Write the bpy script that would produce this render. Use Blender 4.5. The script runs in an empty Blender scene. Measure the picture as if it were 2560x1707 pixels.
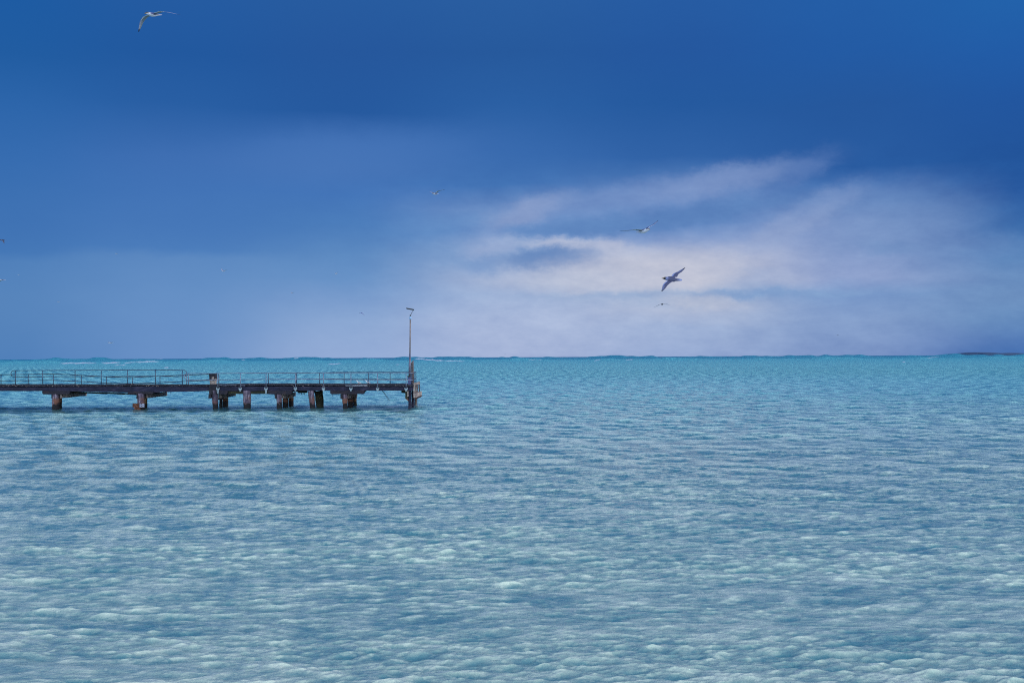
import bpy, bmesh, math, random
import numpy as np
from mathutils import Vector, Matrix, noise
random.seed(4); rng = np.random.default_rng(11)
scene = bpy.context.scene
col = scene.collection
R = math.radians

# ------------------------------------------------------------------ camera
F = 2600.0            # focal length in units of 1/2560 of the picture width
CAMH = 4.55
cam_d = bpy.data.cameras.new('camera'); cam = bpy.data.objects.new('camera', cam_d); col.objects.link(cam)
cam_d.sensor_width = 36.0; cam_d.lens = 36.0 * F / 2560.0; cam_d.clip_start = 0.1; cam_d.clip_end = 30000
PITCH = math.atan((892.3 - 853.5) / F); ROLL = math.atan(11.5 / 2560)
cam.matrix_world = Matrix.Translation((0, 0, CAMH)) @ Matrix.Rotation(R(90) + PITCH, 4, 'X') @ Matrix.Rotation(ROLL * -1, 4, 'Z')
scene.camera = cam
RM = cam.matrix_world.to_3x3()

def ray(px, py):
    return RM @ Vector(((px - 1280) / F, (853.5 - py) / F, -1))
def P(px, py, Y):
    """the world point at depth Y that stands in this direction from the shore"""
    d = ray(px, py); return Vector((0, 0, CAMH)) + d * (Y / d.y)

scene.view_settings.view_transform = 'Standard'; scene.view_settings.look = 'None'
scene.view_settings.exposure = 0; scene.view_settings.gamma = 1
scene.cycles.pixel_filter_type = 'BLACKMAN_HARRIS'; scene.cycles.filter_width = 1.1
scene.cycles.use_denoising = False
try: scene.cycles.denoising_prefilter = 'ACCURATE'
except Exception: pass
scene.cycles.max_bounces = 5; scene.cycles.diffuse_bounces = 2; scene.cycles.glossy_bounces = 3

def lin(c):
    o = []
    for v in c[:3]:
        v /= 255.0
        o.append(v / 12.92 if v <= 0.04045 else ((v + 0.055) / 1.055) ** 2.4)
    return o + [1.0]

# ------------------------------------------------------------------ node helper
class NT:
    def __init__(s, tree): s.t = tree; s.n = tree.nodes; s.l = tree.links
    def new(s, typ, **kw):
        n = s.n.new(typ)
        for k, v in kw.items(): setattr(n, k, v)
        return n
    def put(s, sock, v):
        if hasattr(v, 'node'): s.l.new(v, sock)
        elif v is not None: sock.default_value = v
    def m(s, op, a, b=None, c=None, clamp=False):
        n = s.new('ShaderNodeMath', operation=op, use_clamp=clamp)
        s.put(n.inputs[0], a)
        if b is not None: s.put(n.inputs[1], b)
        if c is not None: s.put(n.inputs[2], c)
        return n.outputs[0]
    def mix(s, f, a, b, mode='MIX'):
        n = s.new('ShaderNodeMix', data_type='RGBA', blend_type=mode)
        s.put(n.inputs[0], f); s.put(n.inputs[6], a); s.put(n.inputs[7], b); return n.outputs[2]
    def xyz(s, x, y, z=0.0):
        n = s.new('ShaderNodeCombineXYZ'); s.put(n.inputs[0], x); s.put(n.inputs[1], y); s.put(n.inputs[2], z); return n.outputs[0]
    def noise(s, vec, scale, detail=4, rough=0.5, dist=0.0):
        n = s.new('ShaderNodeTexNoise'); n.inputs['Scale'].default_value = scale
        n.inputs['Detail'].default_value = detail; n.inputs['Roughness'].default_value = rough
        n.inputs['Distortion'].default_value = dist
        if vec is not None: s.l.new(vec, n.inputs['Vector'])
        return n.outputs[0]
    def ramp(s, f, stops, interp='LINEAR'):
        n = s.new('ShaderNodeValToRGB'); n.color_ramp.interpolation = interp
        e = n.color_ramp.elements
        while len(e) > 1: e.remove(e[-1])
        e[0].position = stops[0][0]; e[0].color = stops[0][1]
        for p, c in stops[1:]:
            k = e.new(p); k.color = c
        s.put(n.inputs[0], f); return n.outputs[0]
    def smooth(s, v, a, b, lo=0.0, hi=1.0):
        n = s.new('ShaderNodeMapRange', interpolation_type='SMOOTHSTEP')
        s.put(n.inputs[0], v)
        for i, q in enumerate((a, b, lo, hi)): n.inputs[i + 1].default_value = q
        return n.outputs[0]

# ------------------------------------------------------------------ light
SUN = Vector((0.93, 0.08, 0.40)).normalized()      # from the right, a little beyond the jetty
sun_d = bpy.data.lights.new('sun', 'SUN'); sun = bpy.data.objects.new('sun', sun_d); col.objects.link(sun)
sun_d.energy = 1.5; sun_d.angle = R(10); sun_d.color = (1.0, 0.88, 0.74)
sun.rotation_euler = SUN.to_track_quat('Z', 'Y').to_euler(); sun.location = (60, 10, 60)

# ------------------------------------------------------------------ sky
world = bpy.data.worlds.new("World"); scene.world = world; world.use_nodes = True
W = NT(world.node_tree); W.n.clear()
tc = W.new('ShaderNodeTexCoord'); sep = W.new('ShaderNodeSeparateXYZ'); W.l.new(tc.outputs['Generated'], sep.inputs[0])
dx, dy, dz = sep.outputs
az = W.m('ARCTAN2', dx, dy); el = W.m('ARCSINE', dz)
az = W.m('MULTIPLY', az, F); el = W.m('MULTIPLY', el, F)          # angles, 2600 units to the radian
def ang(px, py):
    d = ray(px, py).normalized()
    return math.atan2(d.x, d.y) * F, math.asin(d.z) * F
# wind-torn edges: the pattern is looked up at noise-shifted angles
nv = W.xyz(W.m('MULTIPLY', az, 1 / 230.), W.m('MULTIPLY', el, 1 / 130.), 0.0)
def vnoise(vec, scale, detail, rough):
    n = W.new('ShaderNodeTexNoise'); n.inputs['Scale'].default_value = scale; n.inputs['Detail'].default_value = detail
    n.inputs['Roughness'].default_value = rough; W.l.new(vec, n.inputs['Vector'])
    sp = W.new('ShaderNodeSeparateColor'); W.l.new(n.outputs['Color'], sp.inputs[0]); return sp.outputs
n1 = vnoise(nv, 1.0, 8, 0.6)
cloudy = W.smooth(el, 180, 700, 1.0, 0.35)
amp = W.m('MULTIPLY', cloudy, 1.0)
wa = W.m('ADD', az, W.m('MULTIPLY', W.m('MULTIPLY', W.m('SUBTRACT', n1[0], 0.5), 110), amp))
we = W.m('ADD', el, W.m('MULTIPLY', W.m('MULTIPLY', W.m('SUBTRACT', n1[1], 0.5), 62), amp))
rows = {
 0:   [(0,(29,92,164)),(130,(32,93,163)),(260,(44,102,172)),(390,(54,109,178)),(480,(60,113,180)),(560,(64,116,182)),(622,(68,120,184)),(648,(80,129,188)),(740,(87,134,190)),(800,(86,133,189)),(890,(82,130,188))],
 430: [(0,(36,92,163)),(130,(33,89,160)),(260,(40,95,165)),(390,(62,111,180)),(480,(66,116,184)),(560,(72,122,188)),(618,(77,127,190)),(642,(94,139,195)),(740,(102,145,199)),(800,(104,146,200)),(890,(106,146,200))],
 860: [(0,(39,92,161)),(130,(37,88,158)),(280,(37,90,160)),(360,(64,112,181)),(420,(70,117,184)),(480,(68,118,186)),(560,(78,128,190)),(630,(92,138,194)),(700,(104,147,200)),(750,(122,157,206)),(800,(138,168,212)),(890,(149,174,216))],
 1280:[(0,(41,94,162)),(130,(38,90,158)),(260,(42,96,165)),(390,(55,106,175)),(460,(66,115,181)),(520,(112,147,200)),(580,(104,144,200)),(630,(140,168,210)),(700,(165,182,215)),(740,(160,181,217)),(800,(166,184,219)),(890,(164,180,217))],
 1700:[(0,(38,92,164)),(130,(36,88,160)),(260,(36,90,160)),(390,(48,99,168)),(430,(68,114,178)),(480,(104,138,194)),(560,(100,138,195)),(600,(135,160,206)),(650,(184,191,214)),(705,(190,195,214)),(738,(150,175,211)),(775,(174,187,215)),(820,(160,180,216)),(890,(150,171,212))],
 2130:[(0,(35,94,168)),(130,(34,91,165)),(260,(36,88,158)),(420,(40,92,162)),(460,(66,112,177)),(500,(96,133,190)),(560,(126,151,200)),(620,(136,158,204)),(700,(142,162,206)),(740,(124,156,204)),(800,(132,159,204)),(890,(126,152,200))],
 2560:[(0,(33,98,172)),(130,(32,92,168)),(260,(32,86,160)),(390,(32,84,155)),(480,(37,89,160)),(560,(58,107,171)),(620,(84,129,185)),(680,(104,142,192)),(740,(108,144,192)),(800,(102,141,191)),(850,(84,124,184)),(890,(66,112,178))]}
xs = sorted(rows); TOP = 1000.0
colr = []
for x in xs:
    st = []
    for y, c in reversed(rows[x]):
        st.append((max(0.0, ang(x, y)[1] / TOP), lin(c)))
    colr.append(W.ramp(W.m('DIVIDE', we, TOP), st, 'EASE' if False else 'LINEAR'))
cur = colr[0]
for i in range(1, len(xs)):
    a0 = ang(xs[i - 1], 600)[0]; a1 = ang(xs[i], 600)[0]
    n = W.new('ShaderNodeMapRange', interpolation_type='SMOOTHSTEP'); W.put(n.inputs[0], wa); n.inputs[1].default_value = a0; n.inputs[2].default_value = a1
    cur = W.mix(n.outputs[0], cur, colr[i])
# single cloud bodies: (x, y, half width, half height, tilt, colour, strength)
n2 = vnoise(W.xyz(W.m('MULTIPLY', az, 1 / 75.), W.m('MULTIPLY', el, 1 / 48.), 3.3), 1.0, 8, 0.68)
ba = W.m('ADD', az, W.m('MULTIPLY', W.m('SUBTRACT', n2[0], 0.5), 95)); be = W.m('ADD', el, W.m('MULTIPLY', W.m('SUBTRACT', n2[1], 0.5), 60))
def blob(c, x, y, a, b, tilt, colr_, s):
    u0, v0 = ang(x, y); ct, st = math.cos(R(tilt)), math.sin(R(tilt))
    du = W.m('SUBTRACT', ba, u0); dv = W.m('SUBTRACT', be, v0)
    p = W.m('ADD', W.m('MULTIPLY', du, ct / a), W.m('MULTIPLY', dv, st / a))
    q = W.m('ADD', W.m('MULTIPLY', du, -st / b), W.m('MULTIPLY', dv, ct / b))
    e = W.m('EXPONENT', W.m('MULTIPLY', W.m('POWER', W.m('ADD', W.m('MULTIPLY', p, p), W.m('MULTIPLY', q, q)), 1.45), -0.8))
    return W.mix(W.m('MULTIPLY', e, s), c, lin(colr_))
for b in [
    (900, 385, 300, 55, 4, (72,119,186), .55), (560, 560, 330, 60, 3, (66,116,182), .35),
    (1310, 532, 110, 28, 18, (143,162,204), .8), (1560, 492, 210, 30, 8, (118,147,199), .6), (1205, 668, 45, 24, 0, (122,155,204), .6), (1245, 618, 60, 18, 12, (158,176,212), .6), (2227, 618, 70, 16, -8, (112,145,195), .6), (2130, 500, 150, 34, 10, (104,137,191), .5),
    (1820, 448, 170, 30, 9, (126,151,200), .75), (2000, 430, 70, 26, 25, (95,128,187), .5),
    (1740, 535, 230, 24, 7, (90,130,188), .85), (1470, 566, 180, 18, 3, (96,136,192), .8),
    (1960, 578, 130, 24, 24, (148,167,207), .75), (2040, 520, 110, 26, 24, (128,154,202), .55),
    (2250, 560, 170, 60, 10, (112,146,196), .5), (2420, 620, 120, 26, 0, (110,143,194), .4),
    (1430, 612, 110, 15, -4, (190,197,219), .9), (1530, 618, 40, 22, 0, (190,196,218), .6), (1380, 646, 120, 30, 3, (92,132,189), 1.0),
    (1215, 615, 60, 26, 10, (150,170,210), .5), (1130, 645, 90, 20, -12, (108,146,198), .4),
    (1600, 680, 230, 52, 2, (194,198,216), .85), (1420, 700, 170, 24, 0, (182,192,216), .6),
    (1900, 733, 260, 9, 0, (128,160,205), .85), (1590, 735, 260, 9, 1, (150,175,212), .5),
    (1760, 752, 110, 17, -6, (186,193,214), .7), (1900, 700, 70, 22, 0, (135,164,208), .35),
    (1950, 693, 60, 22, -10, (172,184,214), .5), (1330, 830, 260, 60, 0, (172,187,220), .45),
    (1120, 560, 130, 22, 8, (100,142,197), .4)]:
    cur = blob(cur, *b)
# fine wisps
wisp = W.noise(W.xyz(W.m('MULTIPLY', W.m('ADD', az, W.m('MULTIPLY', el, 0.9)), 1 / 120.), W.m('MULTIPLY', W.m('SUBTRACT', el, W.m('MULTIPLY', az, 0.12)), 1 / 52.), 7.0), 1.0, 8, 0.66)
wa_amt = W.m('MULTIPLY', W.smooth(az, -700, 150, 0.10, 1.0), W.smooth(el, 520, 380, 0.12, 1.0))
wisp2 = W.noise(W.xyz(W.m('MULTIPLY', az, 1 / 48.), W.m('MULTIPLY', W.m('SUBTRACT', el, W.m('MULTIPLY', az, 0.15)), 1 / 40.), 2.0), 1.0, 6, 0.6)
wisp = W.m('ADD', W.m('MULTIPLY', wisp, 0.85), W.m('MULTIPLY', wisp2, 0.15))
k = W.m('ADD', 1.0, W.m('MULTIPLY', W.m('MULTIPLY', W.m('SUBTRACT', wisp, 0.5), 0.75), wa_amt))
cur = W.mix(1.0, cur, W.xyz(k, W.m('ADD', W.m('MULTIPLY', k, 0.8), 0.2), W.m('ADD', W.m('MULTIPLY', k, 0.45), 0.55)), 'MULTIPLY')
# overhead: the deck of storm cloud; behind: unseen bright band added to light waves
big = W.noise(tc.outputs['Generated'], 2.2, 5, 0.55)
over = W.mix(big, lin((38, 96, 168)), lin((84, 132, 190)))
elr = W.m('ARCSINE', dz)
cur = W.mix(W.smooth(elr, R(26), R(75)), cur, over)
BACK = W.mix(big, [1.35, 1.62, 1.85, 1], [2.0, 2.25, 2.45, 1])
BACK = W.mix(W.smooth(elr, R(22), R(52)), BACK, over)
behind = W.smooth(W.m('SUBTRACT', dy, W.m('MULTIPLY', dz, 0.25)), 0.25, -0.35)
cur = W.mix(behind, cur, BACK)
bgc = W.new('ShaderNodeBackground'); W.put(bgc.inputs[0], cur); bgc.inputs[1].default_value = 0.985
nis = W.new('ShaderNodeTexSky', sky_type='NISHITA'); nis.sun_disc = False
nis.sun_elevation = math.asin(SUN.z); nis.sun_rotation = math.atan2(SUN.x, SUN.y)
bgn = W.new('ShaderNodeBackground'); W.l.new(nis.outputs[0], bgn.inputs[0]); bgn.inputs[1].default_value = 0.05
ms = W.new('ShaderNodeMixShader'); ms.inputs[0].default_value = 0.985
W.l.new(bgn.outputs[0], ms.inputs[1]); W.l.new(bgc.outputs[0], ms.inputs[2])
wo = W.new('ShaderNodeOutputWorld'); W.l.new(ms.outputs[0], wo.inputs[0])

# ------------------------------------------------------------------ materials
def mat(name):
    m = bpy.data.materials.new(name); m.use_nodes = True; t = NT(m.node_tree)
    b = t.n['Principled BSDF']; return m, t, b
def bumpn(t, b, h, strength, dist):
    n = t.new('ShaderNodeBump'); n.inputs['Strength'].default_value = strength; n.inputs['Distance'].default_value = dist
    t.put(n.inputs['Height'], h); t.l.new(n.outputs[0], b.inputs['Normal'])

def wood(name, c1, c2, c3, rough=0.85, stretch=(1, 1, 1), scale=6.0, tide=False):
    m, t, b = mat(name)
    g = t.new('ShaderNodeNewGeometry'); v = g.outputs['Position']
    mp = t.new('ShaderNodeMapping'); mp.inputs['Scale'].default_value = stretch; t.l.new(v, mp.inputs[0])
    a = t.noise(mp.outputs[0], scale, 6, 0.65); c = t.noise(v, 1.3, 3, 0.5)
    cc = t.ramp(a, [(0.28, c1 + [1]), (0.5, c2 + [1]), (0.68, c3 + [1])])
    cc = t.mix(t.smooth(c, 0.35, 0.65, 0, 0.6), cc, c1 + [1])
    if tide:   # weed and mussels grow on the pile up to the high water mark
        s = t.new('ShaderNodeSeparateXYZ'); t.l.new(v, s.inputs[0])
        z = t.m('ADD', s.outputs[2], t.m('MULTIPLY', t.m('SUBTRACT', t.noise(v, 2.6, 4, 0.6), 0.5), 0.9))
        rust = t.smooth(z, 1.15, 0.75)
        cc = t.mix(t.m('MULTIPLY', rust, t.smooth(t.noise(v, 1.1, 2, 0.5), .42, .62)), cc, [0.20, 0.085, 0.06, 1])
        cc = t.mix(t.smooth(z, 0.60, 0.42), cc, [0.010, 0.009, 0.014, 1])
    t.put(b.inputs['Base Color'], cc); b.inputs['Roughness'].default_value = rough
    bumpn(t, b, a, 0.7, 0.03)
    return m
M = {}
M['deck'] = wood('weathered_deck_timber', [0.005, 0.006, 0.018], [0.016, 0.017, 0.034], [0.16, 0.15, 0.17], stretch=(1, 1, 2.5), scale=9)
M['girder'] = wood('dark_girder_timber', [0.004, 0.006, 0.024], [0.012, 0.015, 0.050], [0.07, 0.055, 0.10], stretch=(0.35, 1, 2.2), scale=5)
M['corbel'] = wood('corbel_timber', [0.008, 0.009, 0.020], [0.02, 0.018, 0.034], [0.07, 0.04, 0.042], stretch=(0.5, 1, 2), scale=5)
M['green'] = wood('mossy_timber', [0.010, 0.016, 0.014], [0.03, 0.034, 0.02], [0.13, 0.10, 0.04], stretch=(0.6, 1, 2), scale=4)
M['pile'] = wood('worn_pile_timber', [0.022, 0.018, 0.04], [0.13, 0.095, 0.15], [0.50, 0.41, 0.50], stretch=(2.2, 2.2, 0.35), scale=4, tide=True)
M['pile_dark'] = wood('black_pile_timber', [0.008, 0.008, 0.016], [0.016, 0.015, 0.028], [0.05, 0.045, 0.06], stretch=(2, 2, 0.4), scale=4, tide=True)
M['pile_gold'] = wood('brown_pile_timber', [0.03, 0.022, 0.015], [0.15, 0.09, 0.045], [0.36, 0.25, 0.13], stretch=(2, 2, 0.4), scale=4, tide=True)
M['cream'] = wood('bleached_timber', [0.06, 0.045, 0.055], [0.36, 0.29, 0.27], [0.62, 0.53, 0.48], stretch=(1.5, 1.5, 0.6), scale=5)
M['grey'] = wood('grey_post_timber', [0.06, 0.045, 0.05], [0.17, 0.13, 0.14], [0.30, 0.24, 0.23], stretch=(3, 3, 0.5), scale=5)
def plain(name, c, rough=0.5, metal=0.0, var=0.35, scale=5.0):
    m, t, b = mat(name); g = t.new('ShaderNodeNewGeometry')
    a = t.noise(g.outputs['Position'], scale, 4, 0.6)
    t.put(b.inputs['Base Color'], t.mix(t.smooth(a, 0.3, 0.7), [x * (1 - var) for x in c] + [1], [x * (1 + var) for x in c] + [1]))
    b.inputs['Roughness'].default_value = rough; b.inputs['Metallic'].default_value = metal
    return m
M['galv'] = plain('galvanised_steel', [0.05, 0.07, 0.13], 0.45, 0.3)
M['rail_rust'] = plain('rusting_rail_steel', [0.035, 0.03, 0.055], 0.6, 0.2, 0.6, 2.0)
M['rail_light'] = plain('pale_rail_steel', [0.19, 0.22, 0.32], 0.5, 0.2)
M['bracket'] = plain('zinc_bracket', [0.26, 0.34, 0.40], 0.5, 0.1)
M['rust'] = plain('rusty_iron', [0.16, 0.06, 0.035], 0.8, 0.1, 0.8, 4)
M['plate'] = plain('pale_steel_plate', [0.30, 0.32, 0.45], 0.5, 0.2)
M['box'] = plain('blue_grey_painted_steel', [0.06, 0.085, 0.22], 0.45, 0.1)
M['pole'] = plain('lamp_pole_steel', [0.13, 0.13, 0.20], 0.5, 0.3)
M['pole_brown'] = plain('rust_stained_pole', [0.20, 0.145, 0.13], 0.7, 0.1)
M['sleeve'] = plain('light_blue_sleeve', [0.26, 0.42, 0.66], 0.4)
M['black'] = plain('black_panel', [0.006, 0.007, 0.012], 0.4)
M['pipe'] = plain('pale_pipe', [0.42, 0.45, 0.55], 0.5)
M['rope'] = plain('dark_rope', [0.03, 0.035, 0.05], 0.9)
m, t, b = mat('headland_scrub'); g = t.new('ShaderNodeNewGeometry')
t.put(b.inputs['Base Color'], t.mix(t.noise(g.outputs['Position'], 0.06, 4, .6), [0.02, 0.06, 0.14, 1], [0.035, 0.09, 0.19, 1])); b.inputs['Roughness'].default_value = 1
M['land'] = m
m, t, b = mat('seabird_feathers'); at = t.new('ShaderNodeAttribute', attribute_name='plumage')
t.put(b.inputs['Base Color'], at.outputs['Color']); b.inputs['Roughness'].default_value = 0.7; M['bird'] = m

# ------------------------------------------------------------------ object helpers
def link(name, me, mats, parent=None):
    o = bpy.data.objects.new(name, me); col.objects.link(o)
    for q in (mats if isinstance(mats, (list, tuple)) else [mats]): me.materials.append(q)
    if parent is not None:
        o.parent = parent; o.matrix_parent_inverse = Matrix.Translation(-parent.location if parent.type == 'EMPTY' else Vector((0, 0, 0)))
    return o
WL = {}
def empty(name, loc, label, cat, group=None):
    o = bpy.data.objects.new(name, None); o.location = loc; col.objects.link(o); tag(o, label, cat, group); return o
def tag(o, label=None, cat=None, group=None, kind=None):
    if label: o['label'] = label
    if cat: o['category'] = cat
    if group: o['group'] = group
    if kind: o['kind'] = kind
    return o
def bm_done(bm, name, m, parent=None, smooth=False):
    bmesh.ops.recalc_face_normals(bm, faces=bm.faces)
    me = bpy.data.meshes.new(name); bm.to_mesh(me); bm.free()
    if smooth: me.polygons.foreach_set('use_smooth', [True] * len(me.polygons))
    return link(name, me, m, parent)
def rough_box(bm, lo, hi, cell=0.35, jit=0.015, bev=0.02):
    """a timber: subdivided box with worn, slightly uneven faces"""
    lo, hi = Vector(lo), Vector(hi); s = hi - lo
    n = [max(1, min(40, int(round(s[i] / cell)))) for i in range(3)]
    idx = {}
    def v(i, j, k_):
        if (i, j, k_) not in idx:
            p = Vector((lo.x + s.x * i / n[0], lo.y + s.y * j / n[1], lo.z + s.z * k_ / n[2]))
            e = sum([i in (0, n[0]), j in (0, n[1]), k_ in (0, n[2])])
            q = noise.noise_vector(p * 2.7) * jit * (1.6 if e >= 2 else 1.0)
            idx[(i, j, k_)] = bm.verts.new(p + q)
        return idx[(i, j, k_)]
    for i in range(n[0]):
        for j in range(n[1]):
            for k_ in (0, n[2]): bm.faces.new((v(i, j, k_), v(i + 1, j, k_), v(i + 1, j + 1, k_), v(i, j + 1, k_)))
    for i in range(n[0]):
        for k_ in range(n[2]):
            for j in (0, n[1]): bm.faces.new((v(i, j, k_), v(i + 1, j, k_), v(i + 1, j, k_ + 1), v(i, j, k_ + 1)))
    for j in range(n[1]):
        for k_ in range(n[2]):
            for i in (0, n[0]): bm.faces.new((v(i, j, k_), v(i, j + 1, k_), v(i, j + 1, k_ + 1), v(i, j, k_ + 1)))
def prism(bm, pts, y0, y1):
    """outline in x,z pushed from y0 to y1"""
    a = [bm.verts.new((x, y0, z)) for x, z in pts]; b_ = [bm.verts.new((x, y1, z)) for x, z in pts]
    bm.faces.new(a); bm.faces.new(b_[::-1]); n = len(pts)
    for i in range(n): bm.faces.new((a[i], a[(i + 1) % n], b_[(i + 1) % n], b_[i]))
def tube(bm, pts, r, seg=8, rads=None, wob=0.0):
    pts = [Vector(p) for p in pts]; rings = []
    for i, p in enumerate(pts):
        tdir = (pts[min(i + 1, len(pts) - 1)] - pts[max(i - 1, 0)]).normalized()
        u = tdir.cross(Vector((0, 1, 0)) if abs(tdir.y) < 0.9 else Vector((1, 0, 0))).normalized(); w = tdir.cross(u)
        rr = rads[i] if rads else r; ring = []
        for s in range(seg):
            a = 2 * math.pi * s / seg; q = p + (u * math.cos(a) + w * math.sin(a)) * rr
            if wob: q += noise.noise_vector(q * 3.1) * wob
            ring.append(bm.verts.new(q))
        rings.append(ring)
    for i in range(len(rings) - 1):
        for s in range(seg): bm.faces.new((rings[i][s], rings[i][(s + 1) % seg], rings[i + 1][(s + 1) % seg], rings[i + 1][s]))
    bm.faces.new(rings[0]); bm.faces.new(rings[-1][::-1])
def interp(tab, x):
    return float(np.interp(x, [a for a, _ in tab], [b_ for _, b_ in tab]))

# ------------------------------------------------------------------ sea
def build_sea():
    f = 1040.0
    ang_d = np.arange(-R(31), R(31), 0.9 / f)
    ang_s = np.linspace(R(31), math.pi, 26)
    A = np.concatenate([-ang_s[::-1][:-0 or None], ang_d[1:], ang_s[0:]])
    A = np.unique(np.round(A, 9)); A = A[A > -math.pi + 1e-4]      # full circle, closed below
    r = [0.3, 2, 4, 6, 8, 9.5, 10.6]; x = 11.2
    while x < 9000:
        r.append(x); x += min(0.38 * x * x / (f * CAMH), 0.0048 * x if x < 500 else 0.008 * x)
    r += [9000, 14000, 20000]; r = np.array(r); dr = np.gradient(r)
    Ag, Rg = np.meshgrid(A, r); sx, sy = np.sin(Ag), np.cos(Ag)
    X = Rg * sx; Y = Rg * sy; DR = np.repeat(dr[:, None], len(A), 1)
    DA = np.gradient(A)[None, :] * Rg
    Z = np.zeros_like(X); HX = np.zeros_like(X); HY = np.zeros_like(X); CR = np.zeros_like(X); CV = np.zeros_like(X) + 1e-6
    # gusts: patches of calmer and rougher water
    def soft(n, lo, hi, seed):
        g = np.random.default_rng(seed); o = np.zeros_like(X)
        for i in range(n):
            L = math.exp(g.uniform(math.log(lo), math.log(hi))); th = R(90) + g.normal(0, 0.45)
            o += np.sin(2 * math.pi / L * (X * math.cos(th) * 0.45 + Y * math.sin(th)) + g.uniform(0, 7))
        return o / math.sqrt(n / 2)
    gust = np.clip(1 + 0.22 * soft(9, 1.5, 12, 5), 0.45, 1.5)
    off = np.clip((Rg - 15) / 60, 0.22, 1.0) * np.clip(1.15 - Rg / 1500, 0.2, 1)
    WP = [soft(6, 3, 14, 60 + q) for q in range(4)]; WQ = [soft(6, 0.9, 3.5, 80 + q) * np.clip(1 - DR / 0.3, 0, 1) for q in range(3)]
    comps = []
    g = np.random.default_rng(21)
    for i in range(64):                                             # wind chop
        L = math.exp(math.log(0.075) + (math.log(0.62) - math.log(0.075)) * (i + g.uniform(0, 1)) / 64)
        th = R(-87) + g.normal(0, 0.46)
        st = 0.048
        comps.append((L, th, st * L / (2 * math.pi), 1))
    for i in range(22):                                             # steeper short seas off the shore
        L = math.exp(g.uniform(math.log(0.75), math.log(3.2))); th = R(-88) + g.normal(0, 0.95)
        comps.append((L, th, 0.042 * L / (2 * math.pi), 2))
    for i in range(10):                                             # longer seas
        L = math.exp(g.uniform(math.log(2.0), math.log(16))); th = R(-88) + g.normal(0, 0.3)
        comps.append((L, th, 0.007 * L / (2 * math.pi), 0))
    for L, th, a, short in comps:
        k_ = 2 * math.pi / L; kx, ky = k_ * math.cos(th), k_ * math.sin(th)
        ph = kx * X + ky * Y + g.uniform(0, 7) + (WP[int(g.integers(0, 4))] * 0.9 + WQ[int(g.integers(0, 3))] * 0.9)
        fr = np.abs(kx * sx + ky * sy) * DR; fa = np.abs(kx * sy - ky * sx) * DA
        fade = np.clip(2.1 - np.maximum(fr, fa * 1.6), 0, 1)
        am = a * fade * (gust if short == 1 else (off * gust if short == 2 else 1.0))
        c, s = np.cos(ph), np.sin(ph)
        if 0.12 < L < 3.3: CR += am * c; CV += am * am / 2
        Z += am * c; HX -= 0.75 * am * math.cos(th) * s; HY -= 0.75 * am * math.sin(th) * s
    # far swell heaping up on the outer bank
    th = np.arctan2(X, Y)
    u = th * 2000.0
    prof = np.exp(-((Rg - 2000) / 55) ** 2) * (np.cos(th) > 0.5)
    n1 = (.7 * np.sin(u / 31 + 1) + np.sin(u / 14.7 + 2.3 + np.sin(u / 40)) * .9 + .5 * np.sin(u / 7.7 + 2 * np.sin(u / 23)) + np.sin(u / 11.3 + .4) * .5 + np.sin(u / 53 + 4) + .3 * np.sin(u / 5.1) + .2 * np.sin(u / 3.3 + 1))
    Z += prof * (CAMH - 0.2 + np.clip(n1 * 1.15, -1.4, 4.0))
    prof2 = np.exp(-((Rg - 1150) / 26) ** 2) * (np.cos(th) > 0.5)
    Z += prof2 * np.clip(1.7 + 0.9 * (np.sin(u / 47 + 2) + np.sin(u / 23 + .3) + .4 * np.sin(u / 9)), 0, 4)
    X += HX; Y += HY
    # foam: breaking crests on the outer bank
    foam = np.zeros_like(X); u0 = X / np.maximum(Y, 1) * F + 1280
    dep = 0
    hor = 898 - 11.5 * u0 / 2560
    v0 = hor + F * (CAMH - Z) / np.maximum(Y, 1)
    rag = 0.55 * np.sin(u0 / 2.3 + v0 * 1.9) + 0.6 * np.sin(u0 / 5.7 + 1 + v0) + 0.4 * np.sin(u0 / 1.27 + 2 * v0)
    for (x0, y0, x1, y1, h, s) in [(158,908,232,907,2.0,1),(258,907,296,906.5,2.2,1),(288,913,312,912,1.2,.9),(312,908,338,905,1.6,.7),(338,906,352,904,1.1,.8),(345,904.5,392,903.5,2.2,.95),
            (392,896.5,406,895.5,1.6,1),(411,919,420,918,1.8,.9),(822,910.5,850,909,1.3,.9),(990,910.5,997,911,1.3,.9),(1038,896.5,1060,897.5,1.8,1),(1058,898,1105,901.5,2.0,.95),(1112,902,1156,902.5,1.5,.8),
            (1325,899,1352,899,1.0,.85),(1487,902,1500,898,1.2,.8),(1566,899.5,1582,898,1.2,.7),(735,896,745,894.5,1.2,.9),(2320,895,2345,892,1.1,.6),(2256,904.5,2262,904,1.2,.9),(605,899.5,612,900,1.2,.7),(2300,887.5,2312,887.5,1.0,.8),(1196,912,1200,912,1.2,.7)]:
        tt = np.clip((u0 - x0) / (x1 - x0), 0, 1); yc = y0 + (y1 - y0) * tt
        ex = np.clip(np.minimum(u0 - x0, x1 - u0) / (0.25 * (x1 - x0)) + 0.6, 0, 1)
        d = 0.9 - np.abs(v0 - yc) / h + 0.45 * rag
        foam = np.maximum(foam, np.clip(d * 1.5, 0, 1) * ex * s * (Rg > 150))
    nr, na = X.shape
    verts = np.stack([X, Y, Z], -1).reshape(-1, 3).astype(np.float32)
    i = np.arange(nr - 1)[:, None]; j = np.arange(na)[None, :]; j2 = (j + 1) % na
    q = np.stack([i * na + j, i * na + j2, (i + 1) * na + j2, (i + 1) * na + j], -1).reshape(-1, 4).astype(np.int32)
    me = bpy.data.meshes.new('sea'); me.vertices.add(len(verts)); me.vertices.foreach_set('co', verts.ravel())
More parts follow.
